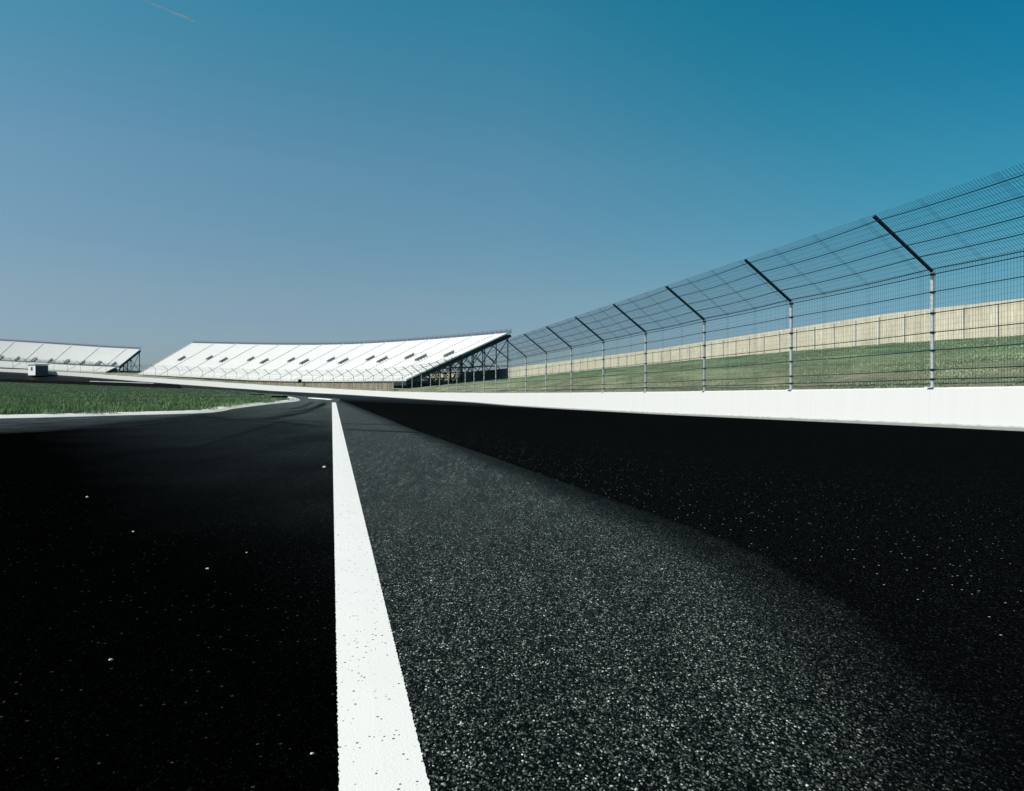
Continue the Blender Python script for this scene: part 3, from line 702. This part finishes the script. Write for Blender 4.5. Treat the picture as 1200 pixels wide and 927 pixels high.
# hut on the inside of the banked bend
hs = 392.0; hp = at_s(hs, 14.5); hz = 3.5
hp = np.array([-186.6, 326.0]); hz = 1.2+11.2*326/970
hut = empty('hut', (hp[0], hp[1], hz), R(58)); tag(hut, 'small white hut with shade painted on its front beside the banked bend at far left', 'hut')
w_, d_, h_ = 2.5, 2.6, 4.1
MB().box((0, 0, h_/2), (w_, 0, 0), (0, d_, 0), (0, 0, h_/2)).build('walls', M['hutw'], hut)
MB().box((0, -d_-.02, h_*.46), (w_*.97, 0, 0), (0, .03, 0), (0, 0, h_*.44)).build('shade_panel', M['hutd'], hut)  # shade on the hut's front put in as a dark teal panel
rf = MB(); e = .35
rf.v = [(-w_-e, -d_-e, h_+.01), (w_+e, -d_-e, h_+.01), (w_+e, d_+e, h_+.01), (-w_-e, d_+e, h_+.01), (-w_-e, -d_-e, h_+.22), (w_+e, -d_-e, h_+.22), (w_+e, d_+e, h_+.22), (-w_-e, d_+e, h_+.22), (-w_-e, 0, h_+.95), (w_+e, 0, h_+.95)]
rf.f = [(3, 2, 1, 0), (0, 1, 5, 4), (2, 3, 7, 6), (4, 5, 9, 8), (6, 7, 8, 9), (0, 4, 8, 7, 3), (1, 2, 6, 9, 5)]
rf.build('roof', M['hutr'], hut)
wnd = MB().box((-w_-.02, 0, 2.5), (.03, 0, 0), (0, .7, 0), (0, 0, .7)).build('window', M['glass'], hut)

# black rubber barrier on the inside of the bend
rb = MB(); pts = []
def tyre_row(s0, s1, inn, h, wd, z0=None):
    P = []
    for s in np.arange(s0, s1+.1, 2.0):
        q = at_s(s, t_off(s)+inn); q2 = at_s(s, t_off(s)+inn-wd); z = z_t(s)+.02*0; e = min(1, (s-s0+.4)/1.5, (s1-s+.4)/1.5)
        hh = h*(.93+.1*mnoise.noise((s*.7, 0, 0)))*max(.3, e)
        P.append([(*q, z-.4), (*q, z+hh*.9), (*(q*.8+q2*.2), z+hh), (*(q*.2+q2*.8), z+hh), (*q2, z+hh*.9), (*q2, z-.4)])
    return P
o = MB().grid(tyre_row(263, 425, 2.4, 1.25, .9)).build('rubber_barrier', M['rubber'])
tag(o, 'low black rubber barrier along the far edge of the infield grass', 'barrier')
o = MB().grid(tyre_row(291, 337, -2.2, 1.35, .5)).build('inner_wall', M['pale'])
tag(o, 'low pale concrete wall section behind the black rubber barrier', 'wall')

def block(x, y, L, wd, h, rz, label):
    b = MB(); b.v = []; 
    for z, k in ((0, 1), (h*.6, .97), (h, .8)):
        for sx, sy in ((-1, -1), (1, -1), (1, 1), (-1, 1)): b.v.append((sx*L/2*k, sy*wd/2*k, z))
    for r in range(2):
        for q in range(4): b.f.append((r*4+q, r*4+(q+1) % 4, r*4+4+(q+1) % 4, r*4+4+q))
    b.f.append((8, 9, 10, 11)); b.f.append((3, 2, 1, 0))
    o = b.build('rubber_block', M['rubber']); o.location = (x, y, float(hgt([(x, y)])[0])-.01); o.rotation_euler = (0, 0, rz)
    tag(o, label, 'rubber block')
block(-20.9, 74.5, 1.6, .5, .22, .3, 'black rubber block on the tip of the grass near the white kerb')
block(-34.5, 112.0, 2.2, .6, .3, .6, 'black rubber block at the far edge of the grass below the white wall')

mk = MB().box((0, 0, .8), (.14, 0, 0), (0, .14, 0), (0, 0, .9)).box((0, 0, 1.73), (.17, 0, 0), (0, .17, 0), (0, 0, .03)).build('marker_post', M['white'])
mp = pol(27.0, 302.3); mk.location = (mp[0], mp[1], z_bank(s_of(27.0), 2.3)); tag(mk, 'short white post before the right end of the brown screen', 'post')
sp_ = MB().box((0, 0, .45), (.45, 0, 0), (0, .3, 0), (0, 0, .45)).box((0, 0, .95), (.3, 0, 0), (0, .2, 0), (0, 0, .06)).build('equipment_box', M['rubber'])
q = pol(38.9, 305.5); sp_.location = (q[0], q[1], zf1(38.9)-.3); tag(sp_, 'small black box at the front rail of the long grandstand', 'box')

# pale stone chips lying on the road
def stone(x, y, r, label, group=None):
    b = MB(); n1, n2 = 5, 8; rr = random.Random(int(abs(x*1000)))
    ring = []
    for i in range(n1):
        th = math.pi*i/(n1-1)
        for j in range(n2):
            ph = 2*math.pi*j/n2; k = r*(1+rr.uniform(-.28, .28)); b.v.append((k*1.3*math.sin(th)*math.cos(ph), k*math.sin(th)*math.sin(ph), k*.7*math.cos(th)+r*.45))
    for i in range(n1-1):
        for j in range(n2): b.f.append((i*n2+j, i*n2+(j+1) % n2, (i+1)*n2+(j+1) % n2, (i+1)*n2+j))
    o = b.build('stone_chip', M['stone']); o.location = (x, y, .0); o.rotation_euler = (0, 0, rr.uniform(0, 6)); tag(o, label, 'stone', group)
def gp(px, py): D = 970*1.2/(py-451); return (px-600)/970*D, D
for px, py, r, lab in ((380, 548, .020, 'flat white stone chip lying just left of the painted line, nearest the bend'), (102, 583, .012, 'tiny white stone chip on the road, farthest left of the loose chips'),
                    (156, 623.5, .008, 'tiny pale stone chip, second from the left on the black road'), (130, 774, .007, 'tiny white stone chip alone low on the black road at the left'),
                    (243, 667, .008, 'tiny white stone chip on the road halfway between left side and painted line'), (289, 648, .006, 'tiny pale stone chip on the road, right of the halfway chip'),
                    (366, 884, .005, 'white stone chip close beside the painted line at the bottom')):
    x, y = gp(px, py); stone(x, y, r, lab)

# contrail high in the sky
cm = NT('contrail_vapour'); cm.base(cm.mix(cm.noise(cm.mapping(), .02, 4), (.6, .6, .6), (.85, .85, .85))); cm.set(Roughness=1, Specular_IOR_Level=0)
uvz = cm.n.new('ShaderNodeSeparateXYZ'); cm.link(cm.mapping('Generated'), uvz.inputs[0]); cm.link(cm.ramp(uvz.outputs['X'], [(0, .10), (.55, .3), (.95, .55), (1, .5)]), cm.b.inputs['Alpha'])
tl = cm.n.new('ShaderNodeBsdfTranslucent'); tl.inputs[0].default_value = (.84, .92, 1.0, 1); cm.set(Base_Color=(.95, .95, .95, 1)) if not cm.b.inputs['Base Color'].is_linked else None
ad = cm.n.new('ShaderNodeAddShader'); tr_ = cm.n.new('ShaderNodeBsdfTransparent'); df = cm.n.new('ShaderNodeBsdfDiffuse'); df.inputs[0].default_value = (.82, .9, 1.0, 1); mx = cm.n.new('ShaderNodeMixShader'); mx0 = cm.n.new('ShaderNodeMixShader'); mx0.inputs[0].default_value = .5
al = cm.b.inputs['Alpha'].links[0].from_socket; cm.link(al, mx.inputs[0]); cm.link(tr_.outputs[0], mx.inputs[1]); cm.link(df.outputs[0], mx0.inputs[1]); cm.link(tl.outputs[0], mx0.inputs[2]); cm.link(mx0.outputs[0], mx.inputs[2]); cm.link(mx.outputs[0], cm.out.inputs[0])
D = 4200.; a_ = np.array([(158-600)/970*D, D, 1.2+(451+4)*D/970]); b_ = np.array([(222-600)/970*D, D+60, 1.2+(451-24.5)*(D+60)/970])
ct = MB().tube([a_+(b_-a_)*t+np.array([0, 0, 1.5*math.sin(t*17)]) for t in np.linspace(0, 1, 16)], [4.6+2.2*math.sin(k*2.1)*.3 for k in range(15)]+[1.0], 8).build('contrail', cm.m, smooth=True)
tag(ct, 'short thin white aircraft trail high in the blue sky', 'contrail')
